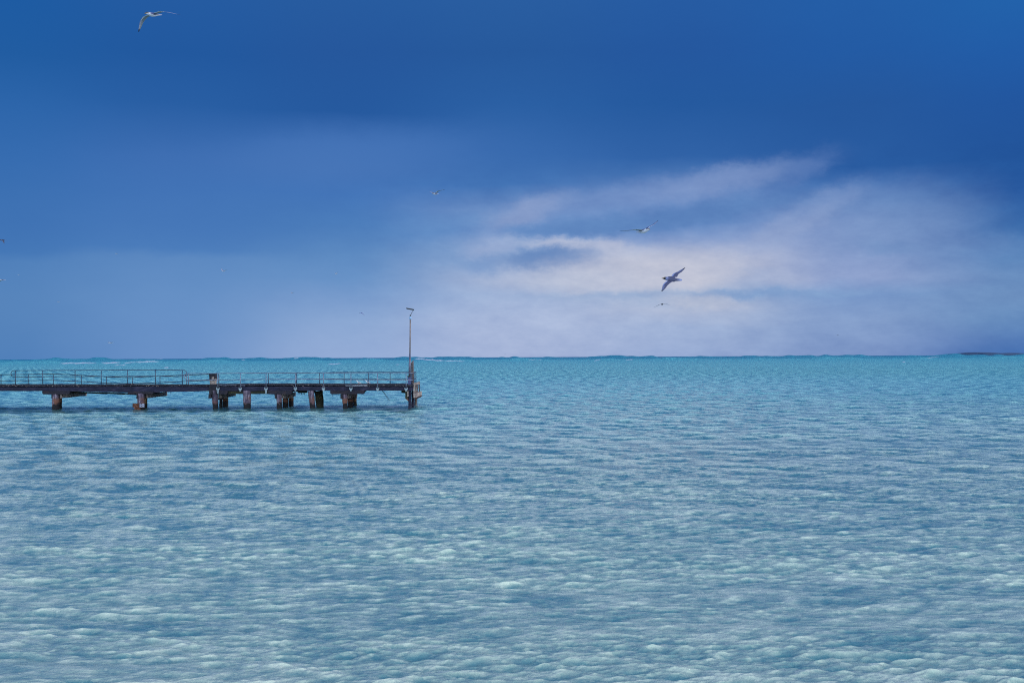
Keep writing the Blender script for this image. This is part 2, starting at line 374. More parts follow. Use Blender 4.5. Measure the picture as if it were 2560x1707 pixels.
    me.loops.add(q.size); me.loops.foreach_set('vertex_index', q.ravel())
    me.polygons.add(len(q)); me.polygons.foreach_set('loop_start', np.arange(0, q.size, 4, dtype=np.int32))
    me.update(calc_edges=True); me.polygons.foreach_set('use_smooth', np.ones(len(q), dtype=bool))
    at_ = me.attributes.new('foam', 'FLOAT', 'POINT'); at_.data.foreach_set('value', foam.ravel().astype(np.float32))
    at_ = me.attributes.new('crest', 'FLOAT', 'POINT'); at_.data.foreach_set('value', (CR / np.sqrt(CV + 0.008 ** 2)).ravel().astype(np.float32))
    print('sea verts', len(verts))
    m, t, b = mat('milky_sea_water')
    g_ = t.new('ShaderNodeNewGeometry'); pos = g_.outputs['Position']; s = t.new('ShaderNodeSeparateXYZ'); t.l.new(pos, s.inputs[0])
    dist = s.outputs[1]
    # bottom: pale sand near the shore, deeper turquoise water farther out, teal on the outer bank
    wob = t.noise(t.xyz(t.m('MULTIPLY', s.outputs[0], 0.02), t.m('MULTIPLY', dist, 0.04)), 1.0, 4, 0.6)
    dd = t.m('ADD', dist, t.m('MULTIPLY', t.m('SUBTRACT', wob, 0.5), t.m('MULTIPLY', dist, 0.25)))
    lg = t.m('DIVIDE', t.m('LOGARITHM', t.m('MAXIMUM', dd, 5.0), 10.0), 4.0)
    def L(d): return math.log10(d) / 4
    base = t.ramp(lg, SEA_RAMP(L))
    # sediment streaks
    sed = t.noise(t.xyz(t.m('MULTIPLY', s.outputs[0], 0.12), t.m('MULTIPLY', dist, 0.45)), 1.0, 5, 0.6)
    base = t.mix(1.0, base, t.ramp(sed, [(0.3, [0.90, 0.93, 0.95, 1]), (0.7, [1.08, 1.06, 1.03, 1])]), 'MULTIPLY')
    # milky crests; wave light and sky reflection in the hollows painted into colour
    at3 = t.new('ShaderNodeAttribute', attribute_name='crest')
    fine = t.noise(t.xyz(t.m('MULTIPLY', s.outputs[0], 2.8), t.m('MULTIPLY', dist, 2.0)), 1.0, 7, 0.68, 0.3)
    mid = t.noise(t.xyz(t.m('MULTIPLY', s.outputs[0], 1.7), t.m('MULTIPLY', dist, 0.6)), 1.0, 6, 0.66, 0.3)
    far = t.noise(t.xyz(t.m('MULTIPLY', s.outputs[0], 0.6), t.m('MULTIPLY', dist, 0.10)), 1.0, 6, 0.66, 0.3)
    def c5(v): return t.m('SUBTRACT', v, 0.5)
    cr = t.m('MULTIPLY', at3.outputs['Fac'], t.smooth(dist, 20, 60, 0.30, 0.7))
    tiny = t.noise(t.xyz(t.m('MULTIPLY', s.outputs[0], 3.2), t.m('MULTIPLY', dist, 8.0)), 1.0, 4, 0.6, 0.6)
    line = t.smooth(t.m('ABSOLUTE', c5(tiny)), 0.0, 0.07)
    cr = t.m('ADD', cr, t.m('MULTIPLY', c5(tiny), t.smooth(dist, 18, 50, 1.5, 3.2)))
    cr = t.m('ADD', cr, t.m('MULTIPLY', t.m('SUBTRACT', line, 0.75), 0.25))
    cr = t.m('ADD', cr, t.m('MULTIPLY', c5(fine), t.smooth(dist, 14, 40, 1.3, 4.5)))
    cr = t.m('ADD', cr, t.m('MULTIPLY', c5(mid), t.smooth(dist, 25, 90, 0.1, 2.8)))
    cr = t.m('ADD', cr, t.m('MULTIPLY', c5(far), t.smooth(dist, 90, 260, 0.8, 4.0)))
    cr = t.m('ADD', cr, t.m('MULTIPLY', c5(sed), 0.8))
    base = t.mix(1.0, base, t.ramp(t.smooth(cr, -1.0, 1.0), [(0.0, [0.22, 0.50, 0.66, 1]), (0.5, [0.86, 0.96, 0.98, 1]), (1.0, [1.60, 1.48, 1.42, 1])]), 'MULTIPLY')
    # jetty's dark reflection and shadow painted into the water under and before it
    shade_noise = t.noise(t.xyz(t.m('MULTIPLY', s.outputs[0], 0.25), t.m('MULTIPLY', dist, 0.35)), 1.0, 5, 0.65)
    yy = t.m('ADD', dist, t.m('MULTIPLY', t.m('SUBTRACT', shade_noise, 0.5), 9.0))
    jetty_shade = t.m('MULTIPLY', t.m('MULTIPLY', t.smooth(yy, 87.0, 89.5), t.smooth(yy, 98.5, 95)), t.smooth(s.outputs[0], -7.5, -9.5))
    base = t.mix(t.m('MULTIPLY', jetty_shade, 0.88), base, [0.015, 0.075, 0.085, 1])
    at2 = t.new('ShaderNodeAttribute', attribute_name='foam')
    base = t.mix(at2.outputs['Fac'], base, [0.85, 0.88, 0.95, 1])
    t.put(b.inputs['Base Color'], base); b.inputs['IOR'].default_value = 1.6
    b.inputs['Specular Tint'].default_value = (0.42, 0.95, 0.96, 1)
    t.put(b.inputs['Roughness'], t.smooth(dist, 30, 300, 0.08, 0.38))
    # small ripples ride on the chop
    w1 = t.noise(t.xyz(t.m('MULTIPLY', s.outputs[0], 0.6), dist), 11.0, 5, 0.6, 0.3)
    h = t.m('ADD', t.m('MULTIPLY', w1, 0.026), t.m('MULTIPLY', t.m('MULTIPLY', fine, 0.13), t.smooth(dist, 16, 50, 0.15, 1.0)))
    h = t.m('ADD', h, t.m('MULTIPLY', t.m('MULTIPLY', mid, 0.24), t.smooth(dist, 40, 110, 0.1, 1.0)))
    h = t.m('ADD', h, t.m('MULTIPLY', t.m('MULTIPLY', far, 1.6), t.smooth(dist, 110, 300, 0.0, 1.0)))
    n = t.new('ShaderNodeBump'); n.inputs['Strength'].default_value = 1.0; n.inputs['Distance'].default_value = 1.0
    t.put(n.inputs['Height'], h); t.l.new(n.outputs[0], b.inputs['Normal'])
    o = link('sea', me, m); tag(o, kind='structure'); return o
def SEA_RAMP(L):
    return [(L(10), [0.43, 0.51, 0.455, 1]), (L(45), [0.44, 0.57, 0.51, 1]), (L(70), [0.41, 0.61, 0.57, 1]),
            (L(125), [0.26, 0.60, 0.60, 1]), (L(500), [0.23, 0.60, 0.62, 1]), (L(1500), [0.12, 0.50, 0.56, 1]), (L(2300), [0.02, 0.20, 0.33, 1])]
build_sea()

# headland on the horizon, far right
def build_land():
    bm = bmesh.new(); Yd = 3600.0
    prof = [(2386,887.2),(2392,884.3),(2398,883),(2406,883.2),(2410,885.5),(2415,884.5),(2420,881.8),(2435,880.8),(2452,880.6),(2466,881.8),(2480,883),(2492,883.8),(2505,882.6),(2525,882.2),(2540,883.6),(2556,884.6),(2580,883.4),(2640,881),(2760,880),(2900,883),(2960,887)]
    N = 320; rings = []
    for i in range(N + 1):
        px = 2386 + (2960 - 2386) * i / N; top = P(px, interp(prof, px), Yd)
        top.z = max(top.z + 1.0 * noise.noise((px * .3, 0, 1)) + .6 * noise.noise((px * .9, 2, 1)), 0.2); ring = []
        for jj in range(9):
            a = math.pi * jj / 8
            ring.append(bm.verts.new((top.x, Yd - math.cos(a) * 160, -0.5 + (top.z + .5) * math.sin(a) ** 0.6 if 0 < jj < 8 else -0.5)))
        rings.append(ring)
    for i in range(N):
        for jj in range(8): bm.faces.new((rings[i][jj], rings[i + 1][jj], rings[i + 1][jj + 1], rings[i][jj + 1]))
    o = bm_done(bm, 'headland', M['land'], None, True); tag(o, kind='structure')
build_land()

# ------------------------------------------------------------------ jetty
YN, YM, YF = 93.0, 95.8, 98.3
origin = P(520, 1026, YN); origin.z = 0
jetty = empty('jetty', origin, 'old dark timber jetty on worn piles with steel railings, reaching in from the left', 'jetty')
JT = [(-500, 961.6), (0, 961), (250, 960.8), (330, 959.6), (440, 960.6), (530, 960.3), (640, 959.2), (760, 959.3), (900, 960.2), (1033, 960.8)]
def part(bm, name, m, parent=jetty, smooth=False): return bm_done(bm, name, m, parent, smooth)
XL, XR = -420, 1033
xw = lambda px, Y=YN: P(px, 960, Y).x
zt = lambda px: P(px, interp(JT, px), YN).z
def pxof(x): return x / YN * F + 1280
SAG = [(-500, 0), (120, 0), (200, -.07), (266, -.22), (331, -.28), (390, -.2), (455, -.1), (526, 0), (1100, 0)]
# planks across the jetty: one mesh, small gaps, ragged ends
bm = bmesh.new(); x = xw(XL); xe = xw(XR)
while x < xe - 0.05:
    w = random.uniform(0.17, 0.23); p = pxof(x + w / 2); z = zt(p) - 0.09
    e0 = random.uniform(-.05, .05); sg = interp(SAG, p)
    dz_ = random.uniform(-.012, .012)
    c0 = [(x, YN - 0.06 + e0, z), (min(x + w - 0.012, xe), YN - 0.06 + e0, z), (min(x + w - 0.012, xe), YF + .1 + e0, z + sg), (x, YF + .1 + e0, z + sg)]
    lo = [bm.verts.new((a, b_, c - 0.075 + dz_)) for a, b_, c in c0]; hi = [bm.verts.new((a, b_, c + dz_)) for a, b_, c in c0]
    bm.faces.new(lo[::-1]); bm.faces.new(hi)
    for q in range(4): bm.faces.new((lo[q], lo[(q + 1) % 4], hi[(q + 1) % 4], hi[q]))
    x += w
part(bm, 'deck_planks', M['deck'])
def beam(name, px0, px1, ytop, ybot, Y0, Y1, m, yref=YN, cell=.4, jit=.02):
    """straight timber along the jetty"""
    a = P(px0, ytop[0], yref); b_ = P(px1, ytop[1], yref); c = P(px0, ybot[0], yref); d = P(px1, ybot[1], yref)
    bm = bmesh.new(); x0, x1 = a.x, b_.x
    rough_box(bm, (x0, Y0, 0), (x1, Y1, 1), cell if x1 - x0 > 1 else .25, 0)
    for v in bm.verts:
        s = (v.co.x - x0) / (x1 - x0); t0 = a.z + (b_.z - a.z) * s; b0 = c.z + (d.z - c.z) * s
        v.co.z = b0 + (t0 - b0) * v.co.z; v.co += noise.noise_vector(v.co * 3.3 + Vector((Y0, 0, 0))) * jit
    return part(bm, name, m)
yt = lambda px: interp(JT, px)
ks = [XL, 60, 330, 500, 672, 860, 1033]
for a, b_ in zip(ks, ks[1:]):
    beam('kerb', a + .15, b_ - .15, (yt(a), yt(b_)), (yt(a) + 3.2, yt(b_) + 3.2), YN - .02, YN + .22, M['deck'], cell=.25, jit=.02)
for a, b_ in [(526, 740), (740, 1030)]:
    beam('kerb', a, b_, (959.0, 958.2), (961.2, 960.6), YF - .1, YF + .12, M['deck'], yref=YF)
GB = [(-500, 977.6), (142, 977.4), (200, 978.2), (330, 981.2), (385, 981.8), (525, 977.5), (665, 976.6), (860, 976.2), (1033, 976.0)]
gs = [XL, -140, 142, 330, 528, 700, 861, 1032]
for a, b_ in zip(gs, gs[1:]):
    beam('girder', a + .2, b_ - .2, (yt(a) + 6.5, yt(b_) + 6.5), (interp(GB, a), interp(GB, b_)), YN - .03, YN + .32, M['girder'], jit=.022)
    for yy in (YM - .15, YF - .25):
        s = -.26 if (yy > 97 and a in (142, 330)) else 0
        beam('girder', a + .2, b_ - .2, (yt(a) + 6.5, yt(b_) + 6.5), (interp(GB, a), interp(GB, b_)), yy, yy + .3, M['girder'])
# sagging stringer under the left span
bm = bmesh.new()
pts = [(170, 978.6), (215, 979.8), (266, 981.0), (310, 982.3), (352, 983.8)]
for (a, ya), (b_, yb) in zip(pts, pts[1:]):
    p, q = P(a, ya, 94.6), P(b_, yb, 94.6)
    prism(bm, [(p.x, p.z), (q.x, q.z), (q.x, q.z - .12 - .03), (p.x, p.z - .11)], 94.6, 94.85)
part(bm, 'stringer', M['green'])
# pale pipe along the front edge
bm = bmesh.new(); tube(bm, [P(864.5, 962.6, 92.88), P(864.8, 964, 92.88), P(866, 963.9, 92.88), P(918, 963.6, 92.88)], .035)
part(bm, 'pipe', M['pipe'], smooth=True)
bm = bmesh.new(); tube(bm, [P(548, 963, 92.9), P(560, 963.4, 92.9), P(592, 963.3, 92.9)], .018)
tube(bm, [P(601, 963.4, 92.9), P(613, 963.6, 92.9)], .02); part(bm, 'strap', M['plate'])
# white nail heads and scars along the plank ends
bm = bmesh.new(); random.seed(9)
for i in range(90):
    px = random.choice([random.uniform(5, 200), random.uniform(270, 470), random.uniform(560, 1010)]); yy = yt(px) + random.uniform(1.5, 6)
    p = P(px, yy, YN - .075); w, h_ = random.uniform(.02, .09), random.uniform(.015, .05)
    rough_box(bm, (p.x, p.y - .02, p.z), (p.x + w, p.y + .03, p.z + h_), 1, .01)
bm_scars = bm; bm2 = bmesh.new(); bm2.from_mesh(bpy.data.objects['deck_planks'].data); n0 = len(bm2.faces)
me_s = bpy.data.meshes.new('scars'); bm_scars.to_mesh(me_s); bm_scars.free(); bm2.from_mesh(me_s); bm2.faces.ensure_lookup_table()
for f_ in bm2.faces[n0:]: f_.material_index = 1
bm2.to_mesh(bpy.data.objects['deck_planks'].data); bm2.free(); bpy.data.objects['deck_planks'].data.materials.append(M['cream'])

def corbel(px0, px1, y0, y1, Y0=YN - .12, Y1=YN + .38, m='corbel', bolts=8, cham=3.0):
    a, b_ = P(px0, y0, YN), P(px1, y1, YN); bm = bmesh.new(); c = cham * YN / F; n = 14
    out = [(a.x, a.z), (a.x, b_.z + c * .8)] + [(a.x + c + (b_.x - a.x - 2 * c) * i / n, b_.z + .02 * noise.noise((i * 1.7, px0, 0))) for i in range(n + 1)] + [(b_.x, b_.z + c * .8), (b_.x, a.z)]
    prism(bm, out, Y0, Y1)
    for i in range(bolts):
        x = a.x + c + (b_.x - a.x - 2 * c) * random.random(); L = random.uniform(.06, .20); yy = random.uniform(Y0 + .05, Y1 - .05)
        tube(bm, [(x, yy, b_.z + .05), (x + .01, yy, b_.z - L * .6), (x, yy, b_.z - L)], .02, 6, [.018, .02, .034])
    return part(bm, 'corbel', M[m])
for c in [(107, 175, 977.2, 985.2), (320.5, 384.5, 978.5, 984.2), (526, 569.5, 976.8, 985), (671, 730, 976.4, 985), (826, 911, 976.2, 984.6)]: corbel(*c)
for c in [(730, 753, 977, 984.5), (762, 774, 977, 985), (996, 1021, 976.5, 983.8)]: corbel(*c, Y0=YM - .4, Y1=YM + .1, m='green', bolts=5, cham=1.5)
beam('corbel', 569.5, 671, (976.6, 976.4), (984.8, 984.7), YN + .1, YN + .45, M['green'])
beam('corbel', 671, 704, (977.2, 977.2), (984.2, 984.2), YM - .1, YM + .3, M['green'])
for x0 in (112, 328, 533, 680, 836): corbel(x0, x0 + 60, 977, 983.6, YF - .3, YF + .15, bolts=3)

def pile(px0, px1, pyt, lean, Y, m, px0b=None, px1b=None, sq=False, ztop=None):
    """round timber pile from under the deck down into the sea bed"""
    t0, t1 = P(px0, pyt, Y), P(px1, pyt, Y)
    b0, b1 = P(px0b if px0b else px0, 1026, Y), P(px1b if px1b else px1, 1026, Y)
    top = (t0 + t1) / 2; r0 = (t1.x - t0.x) / 2; bot = (b0 + b1) / 2; r1 = (b1.x - b0.x) / 2
    if ztop: top.z = ztop
    d = (bot - top) / (top.z - bot.z); bm = bmesh.new(); pts = []; rads = []
    z = top.z; N = 14
    for i in range(N + 1):
        s = i / N; zz = top.z + (-2.2 - top.z) * s; k_ = (top.z - zz); pts.append((top.x + d.x * k_, Y + (lean * k_), zz))
        u_ = min(1, k_ / (top.z - bot.z)); rr = r0 + (r1 - r0) * u_
        rads.append(rr * (1 + .06 * noise.noise((px0, zz * 1.8, 0))))
    tube(bm, pts, 0, 16, rads, .035)
    return part(bm, 'pile', M[m], smooth=True)
# bent by bent: near, middle and far pile
pile(130.6, 148, 985, 0, YN + .15, 'pile'); pile(142, 154.6, 985, 0, YM, 'pile_gold'); pile(131, 146, 985, 0, YF, 'pile_dark')
pile(344, 361.5, 983, 0, YN + .15, 'pile'); pile(358, 368.2, 983, 0, YM, 'pile_gold'); pile(350, 363, 983, 0, YF, 'pile_dark')
pile(529.2, 545.4, 976, 0, YN + .1, 'pile', 532.2, 545.0); pile(548.3, 555.6, 985, 0, YM, 'pile_dark'); pile(556.4, 571.2, 985, 0, YF, 'pile_gold')
pile(607.6, 626.8, 976, 0, YN + .1, 'pile', 609, 627.4)
pile(690.6, 704.6, 985, 0, YN + .15, 'pile', 692, 705.6); pile(706.6, 720.4, 985, 0, YM, 'pile_dark'); pile(721.2, 734, 985, 0, YF, 'pile_gold')
pile(769.6, 785.0, 977, 0, YN + .1, 'pile', 775.8, 789.6); pile(786.4, 807.6, 977, 0, YM, 'green', 791.6, 809.8)
pile(855, 868.8, 985, 0, YN + .15, 'pile', 857.4, 869.2); pile(869.2, 882.4, 985, 0, YM, 'pile_dark'); pile(882.4, 892, 985, 0, YF, 'pile_gold')
pile(1020.8, 1029, 976, 0, YN + .2, 'girder'); pile(1029.4, 1036, 976, 0, YM, 'girder'); pile(1036, 1043.4, 976, 0, YF, 'grey')
pile(-150, -134, 980, 0, YN + .1, 'pile'); pile(-140, -126, 980, 0, YM, 'pile_gold')
# crossheads: pairs of timbers that grip each bent of piles
def cross(px, w, y0, y1, m, Y0=YN + .2, Y1=YF + .25, pale=False):
    a, b_ = P(px, y0, YN), P(px + w, y1, YN); bm = bmesh.new()
    rough_box(bm, (a.x, Y0, b_.z), (b_.x, Y1, a.z), .4, .025); return part(bm, 'crosshead', M[m])
cross(129.5, 5.5, 985.2, 996, 'pile_dark', YN - .1); cross(149, 4.5, 985.2, 995, 'cream', YN + .1)
cross(342, 5, 985, 996, 'pile_dark', YN - .1); cross(361.5, 5, 985, 995, 'cream', YN + .3)
cross(523.6, 6, 985.5, 995, 'pile_dark', YN - .3, YN + .5); cross(544.8, 4, 985.2, 995.2, 'cream', YN + .5)
beam('pile_block', 523.8, 545.2, (960.6, 960.6), (985.4, 985.4), YN - .16, YN + .3, M['pile_dark'], cell=.2, jit=.03)
cross(687.2, 5, 985.2, 996, 'pile_dark', YN - .1); cross(703.4, 4, 985.2, 996, 'cream', YN + .25)
cross(851.4, 6, 984.8, 997, 'pile_dark', YN - .1); cross(867.6, 3, 984.8, 996.5, 'cream', YN + .3)
def plank_x(px0, px1, y0, y1, Y, m, name='crosshead'):
    a, b_ = P(px0, y0, Y), P(px1, y1, Y); bm = bmesh.new(); rough_box(bm, (a.x, Y, b_.z), (b_.x, Y + .16, a.z), .25, .025); return part(bm, name, M[m])
plank_x(546, 569, 986, 995, YM - .35, 'cream'); plank_x(706, 733, 986, 995.5, YM - .35, 'cream'); plank_x(869.5, 891, 985.5, 996, YM - .35, 'cream')
plank_x(544, 560, 995, 999, YM - .3, 'pile_dark')
# split, sagging brace at the fifth bent
bm = bmesh.new(); p = [P(868, 997.5, YM - .6), P(879, 996, YM - .6), P(890, 991.5, YM - .6), P(891, 992.8, YM - .6), P(884, 996.5, YM - .6), P(874, 999.5, YM - .6)]
prism(bm, [(q.x, q.z) for q in p], YM - .6, YM - .4); part(bm, 'brace', M['pile_dark'])
# rusty clamp box and bolted plate round the second bent
bx = beam('clamp_box', 334, 350, (1008.5, 1008.2), (1018, 1017.5), YN - .25, YN + .2, M['rust'], jit=.03)
beam('clamp_box', 338, 352.5, (1017.5, 1017), (1030, 1029.6), YN - .2, YN + .2, M['rust'], jit=.03)
pl_ = beam('clamp_plate', 352, 363.8, (1008, 1008), (1017.2, 1017.2), YN - .32, YN - .22, M['plate'], jit=.005)
WL[pl_.name] = origin
for (a, b_) in [(353.5, 1010), (353.5, 1014.5), (361.5, 1010), (361.5, 1014)]:
    bm = bmesh.new(); q = P(a, b_, YN - .37); tube(bm, [q, q + Vector((0, .1, 0))], .035, 8); bm_done(bm, 'bolt_head', M['black'], pl_)
bm = bmesh.new(); tube(bm, [P(336, 1009, YN - .33), P(342, 1016, YN - .33), P(350, 1020, YN - .33), P(352, 1029, YN - .3)], .05, 6)
part(bm, 'iron_strap', M['rust'])
# end of the jetty: bleached fascia facing right
XE = xw(1033.2)
def endbox(y0, y1, z0, z1, t, m, name, o=0.0):
    bm = bmesh.new(); rough_box(bm, (XE + o, y0, z0), (XE + o + t, y1, z1), .25, .02); return part(bm, name, M[m])
zz = lambda y, Y=YN: P(1033, y, Y).z
endbox(YN - .05, YF + .3, zz(963.2), zz(957.2), .10, 'cream', 'end_beam', .01)
for yy in (YN + .0, YN + 1.5, YN + 3.1, YF - .1): endbox(yy, yy + .34, zz(984), zz(963.4), .10, 'cream' if yy < 96 else 'grey', 'end_stud', .012)
endbox(YN - .1, YF + .4, zz(993.6), zz(983.2), .24, 'cream', 'end_waler', .02)
beam('end_block', 1012.6, 1020.6, (977, 977), (996, 996), YN + .1, YN + .5, M['green']); beam('end_block', 1018, 1021.2, (977, 977), (991, 991), YN - .06, YN + .1, M['cream'])
bm = bmesh.new(); p = [P(1013, 995.5, YN + .2), P(1021, 995.5, YN + .2), P(1021, 1003, YN + .2), P(1016, 998.5, YN + .2)]; prism(bm, [(q.x, q.z) for q in p], YN + .15, YN + .45)
part(bm, 'brace', M['pile_dark'])
bm = bmesh.new(); p = [P(1034, 993, YN + .4), P(1045, 993, YN + .4), P(1040, 998, YN + .4), P(1034, 996, YN + .4)]; prism(bm, [(q.x, q.z) for q in p], YN + .5, YF); part(bm, 'brace', M['pile_dark'])

# railings: each is one run of two tubes with posts and feet as its pieces
def rail_run(lines, Y, posts, foot, m='galv', mp='galv', r=.030, brackets=False, closed=None, label=None):
    bm = bmesh.new()
    for ln in lines:
        P3 = [P(*(p if len(p) == 3 else (p[0], p[1], Y))) for p in ln]; tube(bm, P3, r, 8)
    rr = part(bm, 'railing', M[m], smooth=True); WL[rr.name] = origin
    for pp in posts:
        px, y0, y1 = pp[:3]; YY = pp[3] if len(pp) > 3 else Y
        bm = bmesh.new(); tube(bm, [P(px, y0, YY), P(px, y1, YY)], r * 1.12, 8); bm_done(bm, 'railing_post', M[mp], rr, True)
        if brackets:
            q = P(px, y1, YY); bm = bmesh.new()
            rough_box(bm, (q.x - .13, YY - .07, q.z - .04), (q.x + .13, YY + .05, q.z + .05), 1, .004)
            prism(bm, [(q.x - .10, q.z - .04), (q.x + .10, q.z - .04), (q.x + .06, q.z - .22), (q.x - .06, q.z - .22)], YY - .05, YY + .03)
            for s in (-1, 1): tube(bm, [(q.x + s * .10, YY - .02, q.z + .03), (q.x + s * .10, YY - .02, q.z + .17)], .028, 6)
            bm_done(bm, 'bracket', M['bracket'], rr)
    if label: rr['label'] = label
    return rr
Yn = YN - .16
near_top = [(463, 935.4), (466.5, 934), (470, 933.4), (548, 933.3), (640, 932.4), (740, 931.8), (808, 931.8), (850, 932.4), (877, 933), (1015, 933), (1029, 933)]
near_mid = [(463, 947), (466.5, 948.8), (470, 949.4), (548, 949.2), (740, 948), (808, 948.2), (877, 949.2), (1029, 949.6)]
rail_run([near_top[:0] + near_top, near_mid, [(463, 947), (461.2, 944), (461, 941), (461.4, 938), (463, 935.4)],
          [(1029, 933, Yn), (1033, 932.6, Yn + .3)], [(1029, 949.6, Yn), (1033, 949, Yn + .3)]], Yn,
         [(466.6, 934, 961, Yn + .25), (471.2, 933.4, 961, Yn + .25), (544.8, 933.3, 972), (600.8, 932.7, 972.5), (665.2, 932.2, 972), (738.7, 931.8, 971.6), (808.8, 931.8, 971.8), (877.3, 933, 972), (944, 933, 972.2), (1015.3, 933, 972.6)],
         0, 'rail_light', 'rail_light', .032, False)
# brackets under the posts that are bolted to the front girder
rn = [o for o in bpy.data.objects if o.name.startswith('railing')][0]
for px, y1 in [(544.8, 972), (600.8, 972.5), (665.2, 972), (738.7, 971.6), (808.8, 971.8), (877.3, 972), (944, 972.2), (1015.3, 972.6)]:
    q = P(px, y1, Yn); bm = bmesh.new()
    rough_box(bm, (q.x - .14, Yn - .07, q.z - .05), (q.x + .14, Yn + .05, q.z + .05), 1, .004)
    L_ = .42 if px in (544.8, 665.2) else .2
    prism(bm, [(q.x - .10, q.z - .05), (q.x + .10, q.z - .05), (q.x + .05, q.z - L_), (q.x - .05, q.z - L_)], Yn - .05, Yn + .03)
    for s in (-1, 1): tube(bm, [(q.x + s * .11, Yn - .02, q.z + .04), (q.x + s * .11, Yn - .02, q.z + .16)], .028, 6)
    bm_done(bm, 'bracket', M['bracket'], rn)
Yf = YF + .05
rail_run([[(526, 933.4), (548, 933.2), (665, 932.6), (760, 932.4), (800, 931.4), (860, 930.3), (1020, 930.2), (1040, 930.0)],
          [(526, 949.6), (548, 949.2), (665, 948.2), (760, 947.6), (860, 946.6), (1040, 946.4)],
          [(1033, 932.6, YN + .15), (1040, 930, Yf)], [(1033, 949, YN + .15), (1040, 946.4, Yf)]], Yf,
         [(547.2, 933.2, 960), (671.6, 932.6, 960), (741.4, 932.4, 959), (798.4, 931.4, 959), (860.3, 930.3, 959), (921, 930.3, 959), (975.4, 930.2, 959), (1039.8, 930.0, 958.5), (1035.4, 931.5, 959, YM), (1029.6, 932.8, 960, YN + .15)],
         0, 'galv', 'galv', .031, label='far railing of the jetty')
far_top = [(-420, 937), (0, 936.4), (70, 935.8), (133, 934.8), (170, 936), (203, 938), (266, 941.6), (300, 943), (331, 943.2), (388, 940.6), (455, 937.8), (526, 935.2)]
far_mid = [(-420, 952.4), (0, 951.6), (70, 951.4), (133, 950.4), (203, 953.4), (266, 957.4), (331, 958.9), (388, 956.4), (455, 953.6), (526, 950.6)]
rail_run([far_top, far_mid], Yf - .3, [(x, interp(far_top, x), 962) for x in (-60, 2.6, 70.6, 133.2, 203.3, 266.4, 331.2, 400, 471)], 0, 'rail_rust', 'galv', .031, label='sagging rusty railing on the far side of the left span')
up = [(38, 926.3), (107, 925.8), (188, 925.5), (253, 925.3), (319, 924.5), (388, 924.4), (455, 925.4), (461, 925.3)]
um = [(36, 942.3), (107, 941.5), (188, 941.2), (253, 941.2), (319, 940.4), (388, 940.2), (455, 941.3), (460, 941)]
rail_run([[(36, 942.3), (31.5, 941.2), (28.5, 938.5), (27.4, 935), (27.6, 931), (29.5, 928), (33, 926.4), (38, 926.3)] + up[1:] + [(464, 926.8), (466, 930), (466.2, 935), (465, 938.5), (463, 940.4), (460, 941)], um],
         YN + .3, [(x, interp(up, x), 961.5) for x in (38.5, 106.8, 187.7, 253.2, 319.2, 388.6, 455.8)], 0, 'galv', 'galv', .031, label='taller round-ended railing on the near side of the left span')

# bleached pile head standing up through the deck
t = empty('mooring_post', P(533.5, 960, YN + .35), 'short bleached timber post with a black rotten top on the jetty deck', 'post')
def tpart(bm, name, m, root, smooth=False): return bm_done(bm, name, m, root, smooth)
a, b_ = P(526.2, 960.5, YN + .35), P(540.2, 941.5, YN + .35); bm = bmesh.new()
rough_box(bm, (a.x, YN + .1, a.z - .05), (b_.x, YN + .62, b_.z), .16, .05); tpart(bm, 'post', M['cream'], t)
a, b_ = P(525.6, 947.5, YN + .35), P(540.4, 933, YN + .35); bm = bmesh.new(); rough_box(bm, (a.x, YN + .05, a.z + .02), (b_.x, YN + .66, b_.z), .14, .06); tpart(bm, 'rotten_cap', M['pile_dark'], t)
bm = bmesh.new(); a, b_ = P(531, 951, YN + .1), P(535.5, 941, YN + .1); rough_box(bm, (a.x, YN + .0, a.z), (b_.x, YN + .12, b_.z), .12, .03); tpart(bm, 'pale_splinter', M['cream'], t)
# tall weathered post with slanting top beside the lamp
t = empty('timber_post', P(1030.6, 959.5, YM - .4), 'tall grey timber post with a slanting top, right of the lamp pole', 'post')
p = [P(1027.6, 960, YM - .4), P(1027.6, 906.2, YM - .4), P(1033.4, 900.6, YM - .4), P(1034, 960, YM - .4)]; bm = bmesh.new()
prism(bm, [(q.x, q.z) for q in p], YM - .4, YM - .15); tpart(bm, 'post', M['grey'], t)
for (x0, y0, x1, y1) in [(1028.4, 919.5, 1031.5, 918.3), (1028.6, 925, 1031, 924), (1028.4, 929.2, 1031.3, 928.4), (1029, 912, 1030.5, 909.5), (1029.6, 934.5, 1031.4, 933.5)]:
    bm = bmesh.new(); a, b_ = P(x0, y0, YM - .43), P(x1, y1, YM - .43); rough_box(bm, (a.x, YM - .44, a.z), (b_.x, YM - .38, b_.z), 1, .01); tpart(bm, 'notch', M['black'], t)

